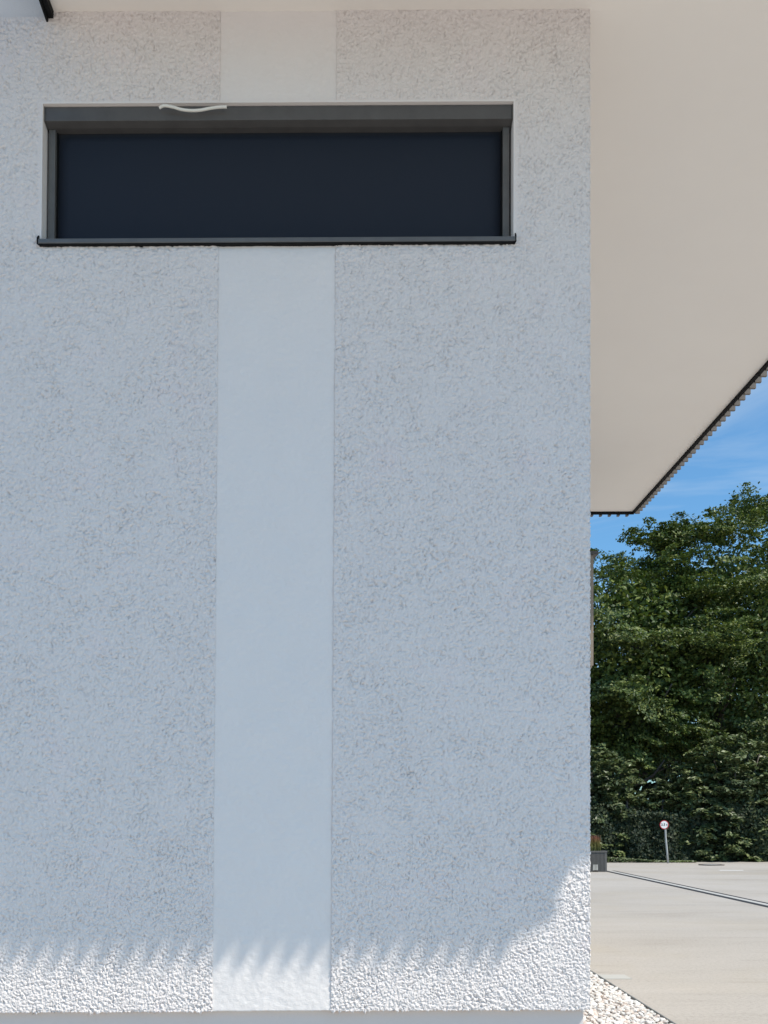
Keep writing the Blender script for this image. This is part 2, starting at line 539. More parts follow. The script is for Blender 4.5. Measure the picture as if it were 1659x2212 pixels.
# left end: deeper dark flashing with a small box beside it
hbox('edge_trim', M_trim, canopy, XCAN0 - 0.004, XCAN0 + 0.028, CY0 + 0.03, -0.013, ZT - 0.045, ZT + 0.5)
prism_x('flashing', [(-0.013, ZT - 0.07), (-0.30, ZT - 0.045), (-0.30, ZT), (-0.013, ZT)], XCAN0 - 0.018, XCAN0 - 0.006, M_trim, canopy)
hbox('rain_outlet', M_trim, canopy, XCAN0 - 0.085, XCAN0 - 0.02, -1.2, -0.27, ZT - 0.012, ZT + 0.12, 0.006)
# vertical slats round the edge
PITCH = 0.152
SQ, SW = 0.078, 0.040
def slat_mesh(name, w, q):
    me = bpy.data.meshes.new(name)
    bm = bmesh.new()
    c = 0.004
    # small chamfers on the outer edges, open profile closed top and bottom
    prof = [(-w / 2, 0), (w / 2, 0), (w / 2, q - c), (w / 2 - c, q), (-w / 2 + c, q), (-w / 2, q - c)]
    lo = [bm.verts.new((x, y, 0)) for x, y in prof]
    hi = [bm.verts.new((x, y, 0.52)) for x, y in prof]
    n = len(prof)
    for i in range(n):
        bm.faces.new((lo[i], lo[(i + 1) % n], hi[(i + 1) % n], hi[i]))
    bm.faces.new(lo[::-1]); bm.faces.new(hi)
    bmesh.ops.recalc_face_normals(bm, faces=bm.faces)
    bm.to_mesh(me); bm.free()
    me.materials.append(M_slat)
    return me
SL = slat_mesh('slat', SW, SQ)
def put_slat(x, y, rz):
    o = bpy.data.objects.new('slat', SL)
    o.location = skew((x, y, ZT - 0.058))
    o.rotation_euler = (0, 0, rz)
    o.parent = canopy
    COL.objects.link(o)
y = CY0 + 0.05
while y < CY1 - 0.02:
    put_slat(CX1 + 0.001, y, -math.pi / 2); y += PITCH
x = XCAN0 + 0.06
while x < CX1:
    put_slat(x, CY0 - 0.001, math.pi); x += PITCH
x = CX1 - 0.10
while x > -0.3:
    put_slat(x, CY1 + 0.001, 0.0); x -= PITCH

# ---- window
RV = 0.10                                        # reveal depth
window = hbox('window', M_box, house, WX0 + 0.002, WX1 - 0.002, RV + 0.10, RV + 0.14, WZ0, WZ1)
hbox('reveal', M_smooth, window, WX0 - 0.001, WX0 + 0.008, -PROUD - 0.003, 0.21, WZ0 - 0.001, WZ1)
hbox('reveal', M_smooth, window, WX1 - 0.008, WX1 + 0.001, -PROUD - 0.003, 0.21, WZ0 - 0.001, WZ1)
hbox('reveal', M_smooth, window, WX0 - 0.002, WX1 + 0.002, -PROUD - 0.0035, 0.2101, WZ1 - 0.004, WZ1 + 0.007)
bx0, bx1 = WX0 + 0.012, WX1 - 0.013
zt = WZ1 - 0.008
zc1 = px(0, 255)[1]
prism_x('blind_box', [(0.0, zt), (0.0, zc1), (0.053, zc1 - 0.010), (0.16, zc1 - 0.010), (0.16, zt)], bx0 + 0.003, bx1 - 0.003, M_box, window, bev=0.0025)
prism_x('box_end_cap', [(-0.003, zt + .001), (-0.003, zc1), (0.051, zc1 - 0.013), (0.16, zc1 - 0.013), (0.16, zt + .001)], bx0 - 0.002, bx0 + 0.0025, M_rail, window)
prism_x('box_end_cap', [(-0.003, zt + .001), (-0.003, zc1), (0.051, zc1 - 0.013), (0.16, zc1 - 0.013), (0.16, zt + .001)], bx1 - 0.0025, bx1 + 0.002, M_rail, window)
gz0, gz1 = WZ0 + 0.018, zc1 - 0.0105
hbox('guide_rail', M_rail, window, bx0 + 0.008, bx0 + 0.052, 0.062, 0.16, gz0, gz1, 0.002)
hbox('guide_rail', M_rail, window, bx1 - 0.052, bx1 - 0.008, 0.062, 0.16, gz0, gz1, 0.002)
hbox('guide_lip', M_trim, window, bx0 + 0.0525, bx0 + 0.060, 0.092, 0.15, gz0, gz1)
hbox('guide_lip', M_trim, window, bx1 - 0.060, bx1 - 0.0525, 0.092, 0.15, gz0, gz1)
# blind cloth, very slightly wavy
nx_, nz_ = 40, 16
xs_ = np.linspace(bx0 + 0.0605, bx1 - 0.0605, nx_); zs_ = np.linspace(gz0 - 0.004, gz1 + 0.002, nz_)
X, Z = np.meshgrid(xs_, zs_)
Y = 0.105 + 0.0012 * np.sin(X * 2.1 + 0.6) + 0.0009 * np.sin(X * 5.0 + Z * 3)
idx = np.arange(nx_ * nz_).reshape(nz_, nx_)
Q = np.stack([idx[:-1, :-1], idx[:-1, 1:], idx[1:, 1:], idx[1:, :-1]], -1).reshape(-1, 4)
cl = np_mesh('blind_cloth', skew_np(np.stack([X.ravel(), Y.ravel(), Z.ravel()], 1)), Q, M_blind, window, True)
so = cl.modifiers.new('thick', 'SOLIDIFY'); so.thickness = 0.0015; so.offset = 1
hbox('bottom_bar', M_trim, window, bx0 + 0.061, bx1 - 0.061, 0.097, 0.120, gz0 - 0.004, gz0 + 0.012, 0.002)
# sill: sloping tread with a turned-down nose
sz = WZ0
prism_x('sill', [(0.20, sz + 0.045), (-0.050, sz + 0.016), (-0.052, sz - 0.010), (-0.045, sz - 0.014), (0.0, sz - 0.014), (0.20, sz + 0.02)],
        WX0 - 0.006, WX1 + 0.004, M_sill, window, bev=0.0015)
hbox('sill_under_shade', M_trim, window, WX0 - 0.003, WX1 + 0.002, -0.047, -0.008, sz - 0.019, sz - 0.0145)  # added dark strip, painting the shade on the sill underside
hbox('sill_bed', M_trim, window, WX0, WX1, 0.0, 0.19, sz - 0.004, sz + 0.006)
for xx in (WX0 - 0.0075, WX1 + 0.0055):
    prism_x('sill_end_cap', [(-0.056, sz - 0.020), (-0.056, sz + 0.022), (-0.030, sz + 0.050), (0.0, sz + 0.058), (0.0, sz - 0.002)], xx - 0.0045, xx + 0.001, M_trim, window)

# ---- side balcony
bd = 13.0 - DW
bX = px(1281.5, 0, 13.0)[0]
bz1 = px(0, 1192, 13.0)[1]; bz0 = px(0, 1442, 13.0)[1]
balcony = mesh_obj('balcony', boxv(XC, bX - 0.05, bd + 0.06, bd + 1.9, bz0 + 0.05, bz0 + 0.28), BOXF, M_balc, house)
def bbox_(name, m, *a): 
    return mesh_obj(name, boxv(*a), BOXF, m, balcony)
bbox_('handrail_cap', M_balcap, XC, bX + 0.06, bd - 0.05, bd + 0.10, bz1 - 0.05, bz1)
bbox_('handrail_cap', M_balcap, bX - 0.09, bX + 0.06, bd + 0.102, bd + 1.98, bz1 - 0.05, bz1)
bbox_('corner_post', M_balc, bX - 0.07, bX, bd - 0.012, bd + 0.06, bz0 + 0.03, bz1 - 0.051)
xx = bX - 0.075; k = 0
while xx - 0.18 > XC:
    bbox_('cladding_board', M_balc, xx - 0.165, xx, bd + 0.008 * (k % 2), bd + 0.055, bz0 + 0.0 - 0.02 * (k % 2), bz1 - 0.052)
    xx -= 0.172; k += 1
yy = bd + 0.07
while yy < bd + 1.85:
    bbox_('cladding_board', M_balc, bX - 0.055, bX - 0.001, yy, yy + 0.165, bz0 + 0.01, bz1 - 0.052)
    yy += 0.172
bbox_('drip_profile', M_balc, XC, bX - 0.12, bd + 0.02, bd + 0.058, bz0 - 0.06, bz0 - 0.022)

# ------------------------------------------------------------------ white strip lying over the blind box
def sp(x, y): 
    X, Z = px(x, y); return X, Z
pts_px = [(344, 231.5), (352, 228), (360, 228), (375, 230.5), (392, 234.5), (412, 236), (432, 234.8), (452, 231.6), (472, 229.8), (490, 230.2)]
pts_px = [(a, c_ + 2.0) for a, c_ in pts_px]
P = []
for i, (x, y_) in enumerate(pts_px):
    X, Z = px(x, y_, DW - 0.04)
    P.append(Vector((X, -0.040 - 0.005 * math.sin(i * 0.8), Z)))
def cat_rom(P, n=6):
    out = []
    for i in range(len(P) - 1):
        p0, p1, p2, p3 = P[max(i - 1, 0)], P[i], P[i + 1], P[min(i + 2, len(P) - 1)]
        for k in range(n):
            t = k / n
            out.append(0.5 * ((2 * p1) + (p2 - p0) * t + (2 * p0 - 5 * p1 + 4 * p2 - p3) * t * t + (3 * p1 - p0 - 3 * p2 + p3) * t ** 3))
    out.append(P[-1]); return out
strip = tube('foam_strip', cat_rom(P), 0.009, M_foam, None, 8)
tag(strip, 'wavy white foam strip hanging loose from the top of the window blind box', 'strip')

# ------------------------------------------------------------------ gravel strip along the side wall
GX0, GX1 = XC - 0.03, 2.495
M_gbed, nt, b = mat('gravel_bed', (0.5, 0.46, 0.42), 0.95)
n = noise(nt, 30, 4); r = ramp(nt, n.outputs['Fac'], [(0.3, (0.22, 0.19, 0.165)), (0.7, (0.5, 0.45, 0.41))]); nt.links.new(r.outputs['Color'], b.inputs['Base Color'])
gb = mesh_obj('gravel_bed', boxv(GX0, GX1 - 0.004, -0.2, HB, -0.05, 0.006), BOXF, M_gbed)
tag(gb, 'strip of white and pinkish gravel beside the house corner', 'gravel', kind='structure')
M_stones = []
for i, c in enumerate([(0.66, 0.64, 0.61), (0.65, 0.60, 0.56), (0.62, 0.53, 0.47), (0.68, 0.66, 0.64), (0.66, 0.63, 0.59)]):
    m, nt, b = mat('marble_stone', c, 0.75)
    n = noise(nt, 25, 5, 0.65); r = ramp(nt, n.outputs['Fac'], [(0.3, tuple(v * 0.82 for v in c)), (0.65, tuple(min(0.88, v * 1.08) for v in c))])
    nt.links.new(r.outputs['Color'], b.inputs['Base Color'])
    M_stones.append(m)
def stone_geo(seed):
    r_ = random.Random(seed)
    bm = bmesh.new()
    bmesh.ops.create_icosphere(bm, subdivisions=1, radius=1.0)
    for v in bm.verts:
        v.co *= r_.uniform(0.72, 1.12)
        v.co.x *= 1.25; v.co.z *= 0.62
    return bm
STN = []
for s in range(10):
    bm = stone_geo(s)
    me = bpy.data.meshes.new('stone'); bm.to_mesh(me); bm.free()
    me.materials.append(M_stones[s % 5]); STN.append(me)
cells = []
yy = 0.9
while yy < 4.4:
    xx = GX0 + 0.02
    while xx < GX1 - 0.02:
        for lay in range(2):
            cells.append((xx + random.uniform(-.018, .018), yy + random.uniform(-.02, .02), 0.012 + lay * 0.018 + random.uniform(0, 0.010)))
        xx += 0.050
    yy += 0.050
# nearest visible ones as parts, the rest joined
def vis(p):
    d = p[1] + DW
    x_ = VX + p[0] * F / d; y_ = VY + (EYE - p[2]) * F / d
    return x_ > 1268 and y_ < 2216
top_cells = sorted([p for p in cells if p[2] > 0.028 and vis(p)], key=lambda p: p[1])[:300]
tops = set(top_cells)
for i, p in enumerate(top_cells):
    o = bpy.data.objects.new('stone', random.choice(STN)); o.parent = gb; COL.objects.link(o)
    o.location = p; o.rotation_euler = (random.uniform(-.5, .5), random.uniform(-.5, .5), random.uniform(0, 6.28))
    s = random.uniform(0.019, 0.029); o.scale = (s, s, s)
allV, allF, mi, base = [], [], [], 0
tmpl = [(np.array([v.co[:] for v in m.vertices]), np.array([p.vertices[:] for p in m.polygons])) for m in STN]
extra = list(p for p in cells if p not in tops)
yy = -0.15
while yy < HB - 0.1:
    if not (0.9 <= yy < 4.4):
        xx = GX0 + 0.02
        while xx < GX1 - 0.02:
            extra.append((xx + random.uniform(-.02, .02), yy + random.uniform(-.02, .02), 0.014 + random.uniform(0, 0.018))); xx += 0.048
    yy += 0.048
for p in extra:
    k = random.randrange(10)
    V, Fq = tmpl[k]
    R = Matrix.Rotation(random.uniform(0, 6.28), 3, 'Z') @ Matrix.Rotation(random.uniform(-.5, .5), 3, 'X')
    V = (V @ np.array(R).T) * random.uniform(0.019, 0.029) + np.array(p)
    allV.append(V); allF.append(Fq + base); base += len(V); mi += [k % 5] * len(Fq)
so = np_mesh('loose_gravel', np.concatenate(allV), np.concatenate(allF), M_stones[0], gb)
for m in M_stones[1:]: so.data.materials.append(m)
so.data.polygons.foreach_set('material_index', np.array(mi, dtype=np.int32))
so['kind'] = 'stuff'
M_edge = metal('edging_steel', (0.16, 0.17, 0.17), 0.5)
ed = mesh_obj('edging_strip', boxv(GX1 - 0.003, GX1 + 0.008, -0.2, HB, -0.05, 0.030), BOXF, M_edge)
tag(ed, 'thin grey metal edging between gravel and concrete yard', 'edging')

# small pale slab let into the yard beside the edging
M_slab, nt, b = mat('slab_concrete', (0.44, 0.43, 0.40), 0.85)
n = noise(nt, 40, 4); bump(nt, b, n.outputs['Fac'], 0.2, 0.003)
sl = mesh_obj('cover_slab', boxv(2.515, 2.82, 9.40 - DW, 9.66 - DW, -0.03, 0.006), BOXF, M_slab)
tag(sl, 'small pale concrete slab flush with the yard at the gravel edging', 'slab')

# ------------------------------------------------------------------ drain channel
M_drain = metal('drain_steel', (0.50, 0.48, 0.45), 0.6)
M_slot = metal('drain_slot', (0.022, 0.022, 0.024), 0.8)
dr = empty('drain_channel', (8.1, 20, 0))
tag(dr, 'long straight drain channel with two dark slots crossing the concrete yard', 'drain')
def dline(off0, off1, z, m, name):
    # slightly off the house axis, as it runs in the photograph
    a = Vector((7.62, 4.0 - DW + 4, 0)); bq = Vector((8.28, 30.2 - DW, 0))
    t = (bq - a).normalized(); nrm = Vector((t.y, -t.x, 0))
    loc = Vector((8.1, 20, 0))
    V = []
    for p in (a, bq):
        for o_ in (off0, off1):
            V.append(p + nrm * o_ - loc)
    vs = [(v.x, v.y, z - 0.03) for v in V] + [(v.x, v.y, z) for v in V]
    fs = [(4, 5, 7, 6), (0, 2, 3, 1), (0, 1, 5, 4), (2, 6, 7, 3), (0, 4, 6, 2), (1, 3, 7, 5)]
    o = mesh_obj(name, vs, fs, m, dr)
    return o
dline(-0.19, -0.05, 0.004, M_slot, 'slot')
dline(-0.05, 0.10, 0.007, M_drain, 'cover_rail')
dline(0.10, 0.21, 0.0045, M_slot, 'slot')

# manhole
M_iron = metal('cast_iron', (0.20, 0.17, 0.15), 0.7)
M_conc = metal('manhole_fill', (0.36, 0.35, 0.33), 0.9)
mx_, md = px(1537, 0, depth_of(1869))[0], depth_of(1869) - DW
man = empty('manhole_cover', (mx_, md, 0))
tag(man, 'round manhole cover with rusty rim in front of the hedge', 'manhole cover')
def disc(name, r0, r1, z, m, parent, n=40):
    V, Fc = [], []
    for k in range(n):
        a = 2 * math.pi * k / n
        V += [(r0 * math.cos(a), r0 * math.sin(a), z), (r1 * math.cos(a), r1 * math.sin(a), z), (r1 * math.cos(a), r1 * math.sin(a), z - 0.03), (r0 * math.cos(a), r0 * math.sin(a), z - 0.03)]
    for k in range(n):
        i, j = 4 * k, 4 * ((k + 1) % n)
        Fc += [(i, i + 1, j + 1, j), (i + 1, i + 2, j + 2, j + 1)]
        if r0 > 0.01: Fc.append((i + 3, i, j, j + 3))
    return mesh_obj(name, V, Fc, m, parent)
disc('rim', 0.36, 0.45, 0.035, M_iron, man)
disc('lid', 0.0, 0.352, 0.022, M_conc, man)

# worn white mark on the yard
M_paint, nt, b = mat('white_paint', (0.8, 0.8, 0.78), 0.7)
wd = depth_of(1880); wx = px(1553, 0, wd)[0]; wx2 = px(1604, 0, wd)[0]
wl = mesh_obj('painted_mark', boxv(wx, wx2, wd - DW - 0.10, wd - DW + 0.05, -0.01, 0.004), BOXF, M_paint)
tag(wl, 'short white painted mark on the concrete yard', 'road marking', kind='structure')

# ------------------------------------------------------------------ planter with ornamental grass
pd = depth_of(1883.5)
pX1 = px(1311, 0, pd)[0]; pz1 = px(0, 1838, pd)[1]
PY = pd - DW
M_plant = metal('planter_slats', (0.105, 0.10, 0.095), 0.55)
M_plantin = metal('planter_inside', (0.02, 0.02, 0.02), 0.8)
M_sunlit_gap = metal('planter_sunlit_gap', (0.55, 0.53, 0.49), 0.5)  # pale colour stands in for sunlit ground seen between the slats
pl = empty('planter', (pX1 - 0.75, PY + 0.35, 0))
tag(pl, 'dark grey slatted planter box standing behind the house corner', 'planter')
ox, oy = pX1 - 0.75, PY + 0.35
def pbox(name, m, x0, x1, y0, y1, z0, z1, par=None):
    return mesh_obj(name, boxv(x0 - ox, x1 - ox, y0 - oy, y1 - oy, z0, z1), BOXF, m, par or pl)
PX0 = pX1 - 1.5
pbox('liner', M_plantin, PX0 + 0.03, pX1 - 0.03, PY + 0.03, PY + 0.67, 0.02, pz1 - 0.06)
pbox('rim', M_plant, PX0 - 0.012, pX1 + 0.012, PY - 0.012, PY + 0.05, pz1 - 0.05, pz1)
pbox('rim', M_plant, PX0 - 0.012, pX1 + 0.012, PY + 0.65, PY + 0.712, pz1 - 0.05, pz1)
pbox('rim', M_plant, pX1 - 0.05, pX1 + 0.012, PY + 0.051, PY + 0.649, pz1 - 0.05, pz1)
pbox('rim', M_plant, PX0 - 0.012, PX0 + 0.05, PY + 0.051, PY + 0.649, pz1 - 0.05, pz1)
pbox('corner_post', M_plant, pX1 - 0.07, pX1, PY, PY + 0.07, 0, pz1 - 0.051)
xx = pX1 - 0.078
while xx > PX0 + 0.04:
    in_gap = px(1281, 0, pd)[0] < xx < px(1292, 0, pd)[0]
    if in_gap:
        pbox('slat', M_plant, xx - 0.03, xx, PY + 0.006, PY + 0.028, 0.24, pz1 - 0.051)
        pbox('sunlit_gap_bar', M_sunlit_gap, xx - 0.026, xx, PY + 0.004, PY + 0.028, 0.05, 0.235)  # added pale bar, painted as sunlit ground showing through the gap
    else:
        pbox('slat', M_plant, xx - 0.03, xx, PY + 0.006, PY + 0.028, 0.0, pz1 - 0.051)
    xx -= 0.042
yy = PY + 0.08
while yy < PY + 0.66:
    pbox('slat', M_plant, pX1 - 0.028, pX1 - 0.006, yy, yy + 0.03, 0.0, pz1 - 0.051); yy += 0.042
# grass
M_grass, nt, b = mat('ornamental_grass', (0.14, 0.15, 0.04), 0.7)
tc = nt.nodes.new('ShaderNodeTexCoord'); sx = nt.nodes.new('ShaderNodeSeparateXYZ'); nt.links.new(tc.outputs['Object'], sx.inputs[0])
r = ramp(nt, sx.outputs['Z'], [(0.0, (0.06, 0.09, 0.02)), (0.30, (0.20, 0.18, 0.05)), (0.45, (0.20, 0.085, 0.04)), (0.6, (0.23, 0.085, 0.06))])
nt.links.new(r.outputs['Color'], b.inputs['Base Color'])
gv, gf = [], []
for i in range(1500):
    bx_, by_ = random.uniform(-0.68, 0.57), random.uniform(-0.25, 0.25)
    h = random.uniform(0.32, 0.60); lx, ly = random.gauss(0, 0.05), random.gauss(0, 0.05)
    w = random.uniform(0.004, 0.008); a = random.uniform(0, 3.14); ca, sa = w * math.cos(a), w * math.sin(a)
    n0 = len(gv)
    for t in (0, 0.5, 0.85):
        cx_, cy_ = bx_ + lx * t * t, by_ + ly * t * t
        ww = 1.0 if t < 0.8 else 0.9
        gv += [(cx_ - ca * ww, cy_ - sa * ww, h * t), (cx_ + ca * ww, cy_ + sa * ww, h * t)]
    gv.append((bx_ + lx, by_ + ly, h))
    gf += [(n0, n0 + 1, n0 + 3, n0 + 2), (n0 + 2, n0 + 3, n0 + 5, n0 + 4), (n0 + 4, n0 + 5, n0 + 6)]
gr = mesh_obj('ornamental_grass', gv, gf, M_grass)
gr.location = (ox, oy, pz1 - 0.06)
tag(gr, 'clump of upright grass with reddish tips growing in the planter', 'grass')

# ------------------------------------------------------------------ traffic sign
M_pole = metal('sign_pole', (0.40, 0.41, 0.40), 0.5)
M_white, _, _ = mat('sign_white', (0.78, 0.78, 0.78), 0.4)
M_red, _, _ = mat('sign_red', (0.45, 0.02, 0.03), 0.4)
M_black, _, _ = mat('sign_black', (0.01, 0.01, 0.012), 0.4)
M_back, _, _ = mat('sign_back', (0.3, 0.3, 0.3), 0.4, 0.6)
sd = 35.6
sX, sZ = px(1433.8, 1781.5, sd); sbX, _ = px(1443.5, 0, sd)
sY = sd - DW
sg = empty('traffic_sign', (sbX, sY, 0))
tag(sg, 'round white weight limit sign with red ring on a leaning pole before the hedge', 'sign')
def rel(x, y, z): return (x - sbX, y - sY, z)
tube('pole', [rel(sbX, sY, -0.1), rel(sbX - 0.05, sY, 0.5), rel(sbX - 0.10, sY, 1.0), rel(sX + 0.06, sY, sZ - 0.15), rel(sX + 0.05, sY, sZ + 0.1)], 0.036, M_pole, sg, 12)
def vdisc(name, r0, r1, y, m, n=40, th=0.006):
    V, Fc = [], []
    cx_, cz_ = sX - sbX, sZ
    for k in range(n):
        a = 2 * math.pi * k / n
        for rr, yy in ((r0, y), (r1, y), (r1, y + th), (r0, y + th)):
            V.append((cx_ + rr * math.cos(a), yy, cz_ + rr * math.sin(a)))
    for k in range(n):
        i, j = 4 * k, 4 * ((k + 1) % n)
        Fc += [(i, i + 1, j + 1, j), (i + 1, i + 2, j + 2, j + 1), (i + 2, i + 3, j + 3, j + 2)]
    return mesh_obj(name, V, Fc, m, sg)
SR = 0.172
vdisc('plate', 0.0, SR * 0.84, -0.058, M_white)
vdisc('red_ring', SR * 0.84, SR, -0.060, M_red, th=0.010)
vdisc('back_plate', 0.0, SR * 0.99, -0.0495, M_back, th=0.004)
cu = bpy.data.curves.new('lettering', 'FONT')
cu.body = '3.5 t'; cu.size = 0.135; cu.align_x = 'CENTER'; cu.align_y = 'CENTER'; cu.extrude = 0.001; cu.offset = 0.003
tmp = bpy.data.objects.new('tmp', cu); COL.objects.link(tmp)
bpy.context.view_layer.update()
me = bpy.data.meshes.new_from_object(tmp.evaluated_get(bpy.context.evaluated_depsgraph_get()))
COL.objects.unlink(tmp); bpy.data.objects.remove(tmp)
me.materials.clear(); me.materials.append(M_black)
lt = bpy.data.objects.new('lettering', me); COL.objects.link(lt); lt.parent = sg
lt.location = (sX - sbX, -0.0605, sZ); lt.rotation_euler = (math.radians(90), 0, 0)
for dz in (-0.07, 0.07):
    hb = mesh_obj('clamp', boxv(sX - sbX - 0.01, sX - sbX + 0.10, -0.046, 0.045, sZ + dz - 0.012, sZ + dz + 0.012), BOXF, M_back, sg)

# ------------------------------------------------------------------ vegetation
def leaf_mat(name, stops, trans=0.25, rough=0.5):
    m, nt, b = mat(name, stops[0][1], rough, 0, 0.35)
    geo = nt.nodes.new('ShaderNodeNewGeometry')
    r = ramp(nt, geo.outputs['Random Per Island'], stops)
    n = noise(nt, 0.45, 3)
    r2 = ramp(nt, n.outputs['Fac'], [(0.35, (0.72, 0.74, 0.8)), (0.65, (1.18, 1.15, 1.0))])
    c = mixc(nt, 1.0, r.outputs['Color'], r2.outputs['Color'], 'MULTIPLY')
    nt.links.new(c, b.inputs['Base Color'])
    tr = nt.nodes.new('ShaderNodeBsdfTranslucent')
    c2 = mixc(nt, 1.0, c, (1.1, 1.25, 0.55), 'MULTIPLY')
    nt.links.new(c2, tr.inputs['Color'])
    mx = nt.nodes.new('ShaderNodeMixShader'); mx.inputs['Fac'].default_value = trans
    out = nt.nodes['Material Output']
    nt.links.new(b.outputs['BSDF'], mx.inputs[1]); nt.links.new(tr.outputs['BSDF'], mx.inputs[2])
    nt.links.new(mx.outputs['Shader'], out.inputs['Surface'])
    return m
M_beech = leaf_mat('beech_leaves', [(0.0, (0.030, 0.058, 0.016)), (0.35, (0.066, 0.104, 0.026)), (0.7, (0.118, 0.16, 0.036)), (1.0, (0.20, 0.225, 0.055))], 0.14)
M_bush = leaf_mat('hazel_leaves', [(0.0, (0.045, 0.07, 0.025)), (0.5, (0.11, 0.145, 0.06)), (1.0, (0.20, 0.225, 0.11))], 0.12, 0.42)
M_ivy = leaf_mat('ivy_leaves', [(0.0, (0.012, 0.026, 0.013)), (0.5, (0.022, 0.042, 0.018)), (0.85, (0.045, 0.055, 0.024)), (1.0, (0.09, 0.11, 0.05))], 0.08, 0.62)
M_bark, nt, b = mat('bark', (0.10, 0.085, 0.07), 0.9)
n = noise(nt, 12, 5); r = ramp(nt, n.outputs['Fac'], [(0.3, (0.05, 0.042, 0.035)), (0.7, (0.15, 0.13, 0.11))]); nt.links.new(r.outputs['Color'], b.inputs['Base Color'])

def norm_rows(a): return a / np.maximum(np.linalg.norm(a, axis=1, keepdims=True), 1e-9)

def leaves_mesh(name, C, N, size, material, parent, aspect=0.6):
    """one diamond-shaped folded leaf (two triangles as a quad) per centre"""
    n = len(C)
    N = norm_rows(N)
    t = norm_rows(rng.standard_normal((n, 3)))
    A = norm_rows(np.cross(N, t)); B = np.cross(N, A)
    s = size[:, None]
    V = np.empty((n, 4, 3))
    V[:, 0] = C - A * s
    V[:, 1] = C + B * s * aspect + N * s * 0.15
    V[:, 2] = C + A * s
    V[:, 3] = C - B * s * aspect + N * s * 0.15
    Q = np.arange(n * 4).reshape(n, 4)
    return np_mesh(name, V.reshape(-1, 3), Q, material, parent)

def sprays(centers, dirs, per, length, width, thick, droop):
    """leafy twigs: leaves scattered in flat fans round a twig axis"""
    n = len(centers)
    dirs = norm_rows(dirs)
    upv = np.tile(np.array([[0, 0, 1.0]]), (n, 1))
    side = norm_rows(np.cross(dirs, upv)); nrm = np.cross(side, dirs)
    u = rng.random((n, per)) ** 0.8
    v = rng.standard_normal((n, per)) * 0.38 * (1.15 - 0.8 * u)
    w = rng.standard_normal((n, per)) * 0.5
    Lf = (length * rng.uniform(0.6, 1.3, n))[:, None, None]
    C = (centers[:, None] + dirs[:, None] * (u[..., None] - 0.4) * Lf + side[:, None] * v[..., None] * Lf * (width / length)
         + nrm[:, None] * w[..., None] * thick)
    C[..., 2] -= droop * u ** 2 * Lf[..., 0]
    N = np.repeat(nrm[:, None], per, 1) * 0.75 + rng.standard_normal((n, per, 3)) * 0.45 + dirs[:, None] * 0.5
    return C.reshape(-1, 3), N.reshape(-1, 3)

def crown_points(n, rx, ry, z0, z1, lumps, seed, inner=0.55):
    """spray roots on an uneven crown: ellipsoid swollen by lumps"""
    r_ = np.random.default_rng(seed)
    L_ = norm_rows(r_.standard_normal((lumps, 3))); amp = r_.uniform(-0.18, 0.28, lumps)
    d = norm_rows(r_.standard_normal((n, 3)))
    sw = np.ones(n)
    for l, a in zip(L_, amp):
        sw += a * np.exp(-((1 - d @ l) / 0.10))
    rad = sw * (inner + (1 - inner) * r_.random(n) ** 0.45)
    zc, rz = 0.5 * (z0 + z1), 0.5 * (z1 - z0)
    P = d * rad[:, None] * np.array([rx, ry, rz]) + np.array([0, 0, zc])
    P[:, 2] = np.maximum(P[:, 2], z0 * 0.8)
    return P, d

def tree(name, loc, rx, ry, z0, z1, n, per, label, seed, leafsize=0.078, group='trees behind the hedge', trunk_r=0.35, trunk_top=0.8, lean=0.0, material=None):
    root = empty(name, loc)
    tag(root, label, 'tree', group)
    nb = max(12, n // 12)
    Pb, db = crown_points(nb, rx, ry, z0, z1, 26, seed, 0.74)
    pick = rng.integers(0, nb, n)
    P = Pb[pick] + rng.standard_normal((n, 3)) * np.array([0.68, 0.68, 0.27]); d = norm_rows(db[pick] + rng.standard_normal((n, 3)) * 0.3)
    dirs = d * np.array([1, 1, 0.35]); dirs[:, 2] += 0.12
    dirs += rng.standard_normal((n, 3)) * 0.25
    C, N = sprays(P, dirs, per, 1.45, 1.0, 0.08, 0.25)
    sz = rng.uniform(0.6, 1.25, len(C)) * leafsize
    # inner leaf mass, bigger and sparser
    m = n * 20
    q = norm_rows(rng.standard_normal((m, 3))) * (rng.random(m) ** 0.33 * 0.90)[:, None]
    Ci = q * np.array([rx, ry, 0.5 * (z1 - z0)]) + np.array([0, 0, 0.5 * (z0 + z1)])
    Ni = rng.standard_normal((m, 3)) + np.array([0, 0, 0.8])
    C = np.concatenate([C, Ci]); N = np.concatenate([N, Ni]); sz = np.concatenate([sz, rng.uniform(0.09, 0.16, m)])
    leaves_mesh('crown', C, N, sz, material or M_beech, root)
    H = z1 * trunk_top
    pts = [(0 + lean * t * t * 2, 0.2 * math.sin(3 * t + seed), H * t - 0.2) for t in np.linspace(0, 1, 9)]
    tr = tube('trunk', pts, 0, M_bark, root, 12, [trunk_r * (1.15 - 0.95 * t) for t in np.linspace(0, 1, 9)])
    r_ = random.Random(seed)
    for k in range(9):
        t = r_.uniform(0.25, 0.9); a = r_.uniform(0, 6.28)
        p0 = Vector((lean * t * t * 2, 0.2 * math.sin(3 * t + seed), H * t))
        ln = r_.uniform(0.5, 0.85)
        p3 = p0 + Vector((math.cos(a) * rx * ln, math.sin(a) * ry * ln, r_.uniform(0.1, 0.28) * (z1 - z0)))
        mid = p0.lerp(p3, 0.5) + Vector((0, 0, -0.4))
        tube('limb', [p0, p0.lerp(mid, 0.5), mid, mid.lerp(p3, 0.5) + Vector((0, 0, -0.15)), p3], 0, M_bark, tr, 7, [trunk_r * 0.38, trunk_r * 0.3, trunk_r * 0.22, trunk_r * 0.15, 0.03])
    return root

def at(x, y, d):
    X, Z = px(x, y, d); return X, d - DW, Z
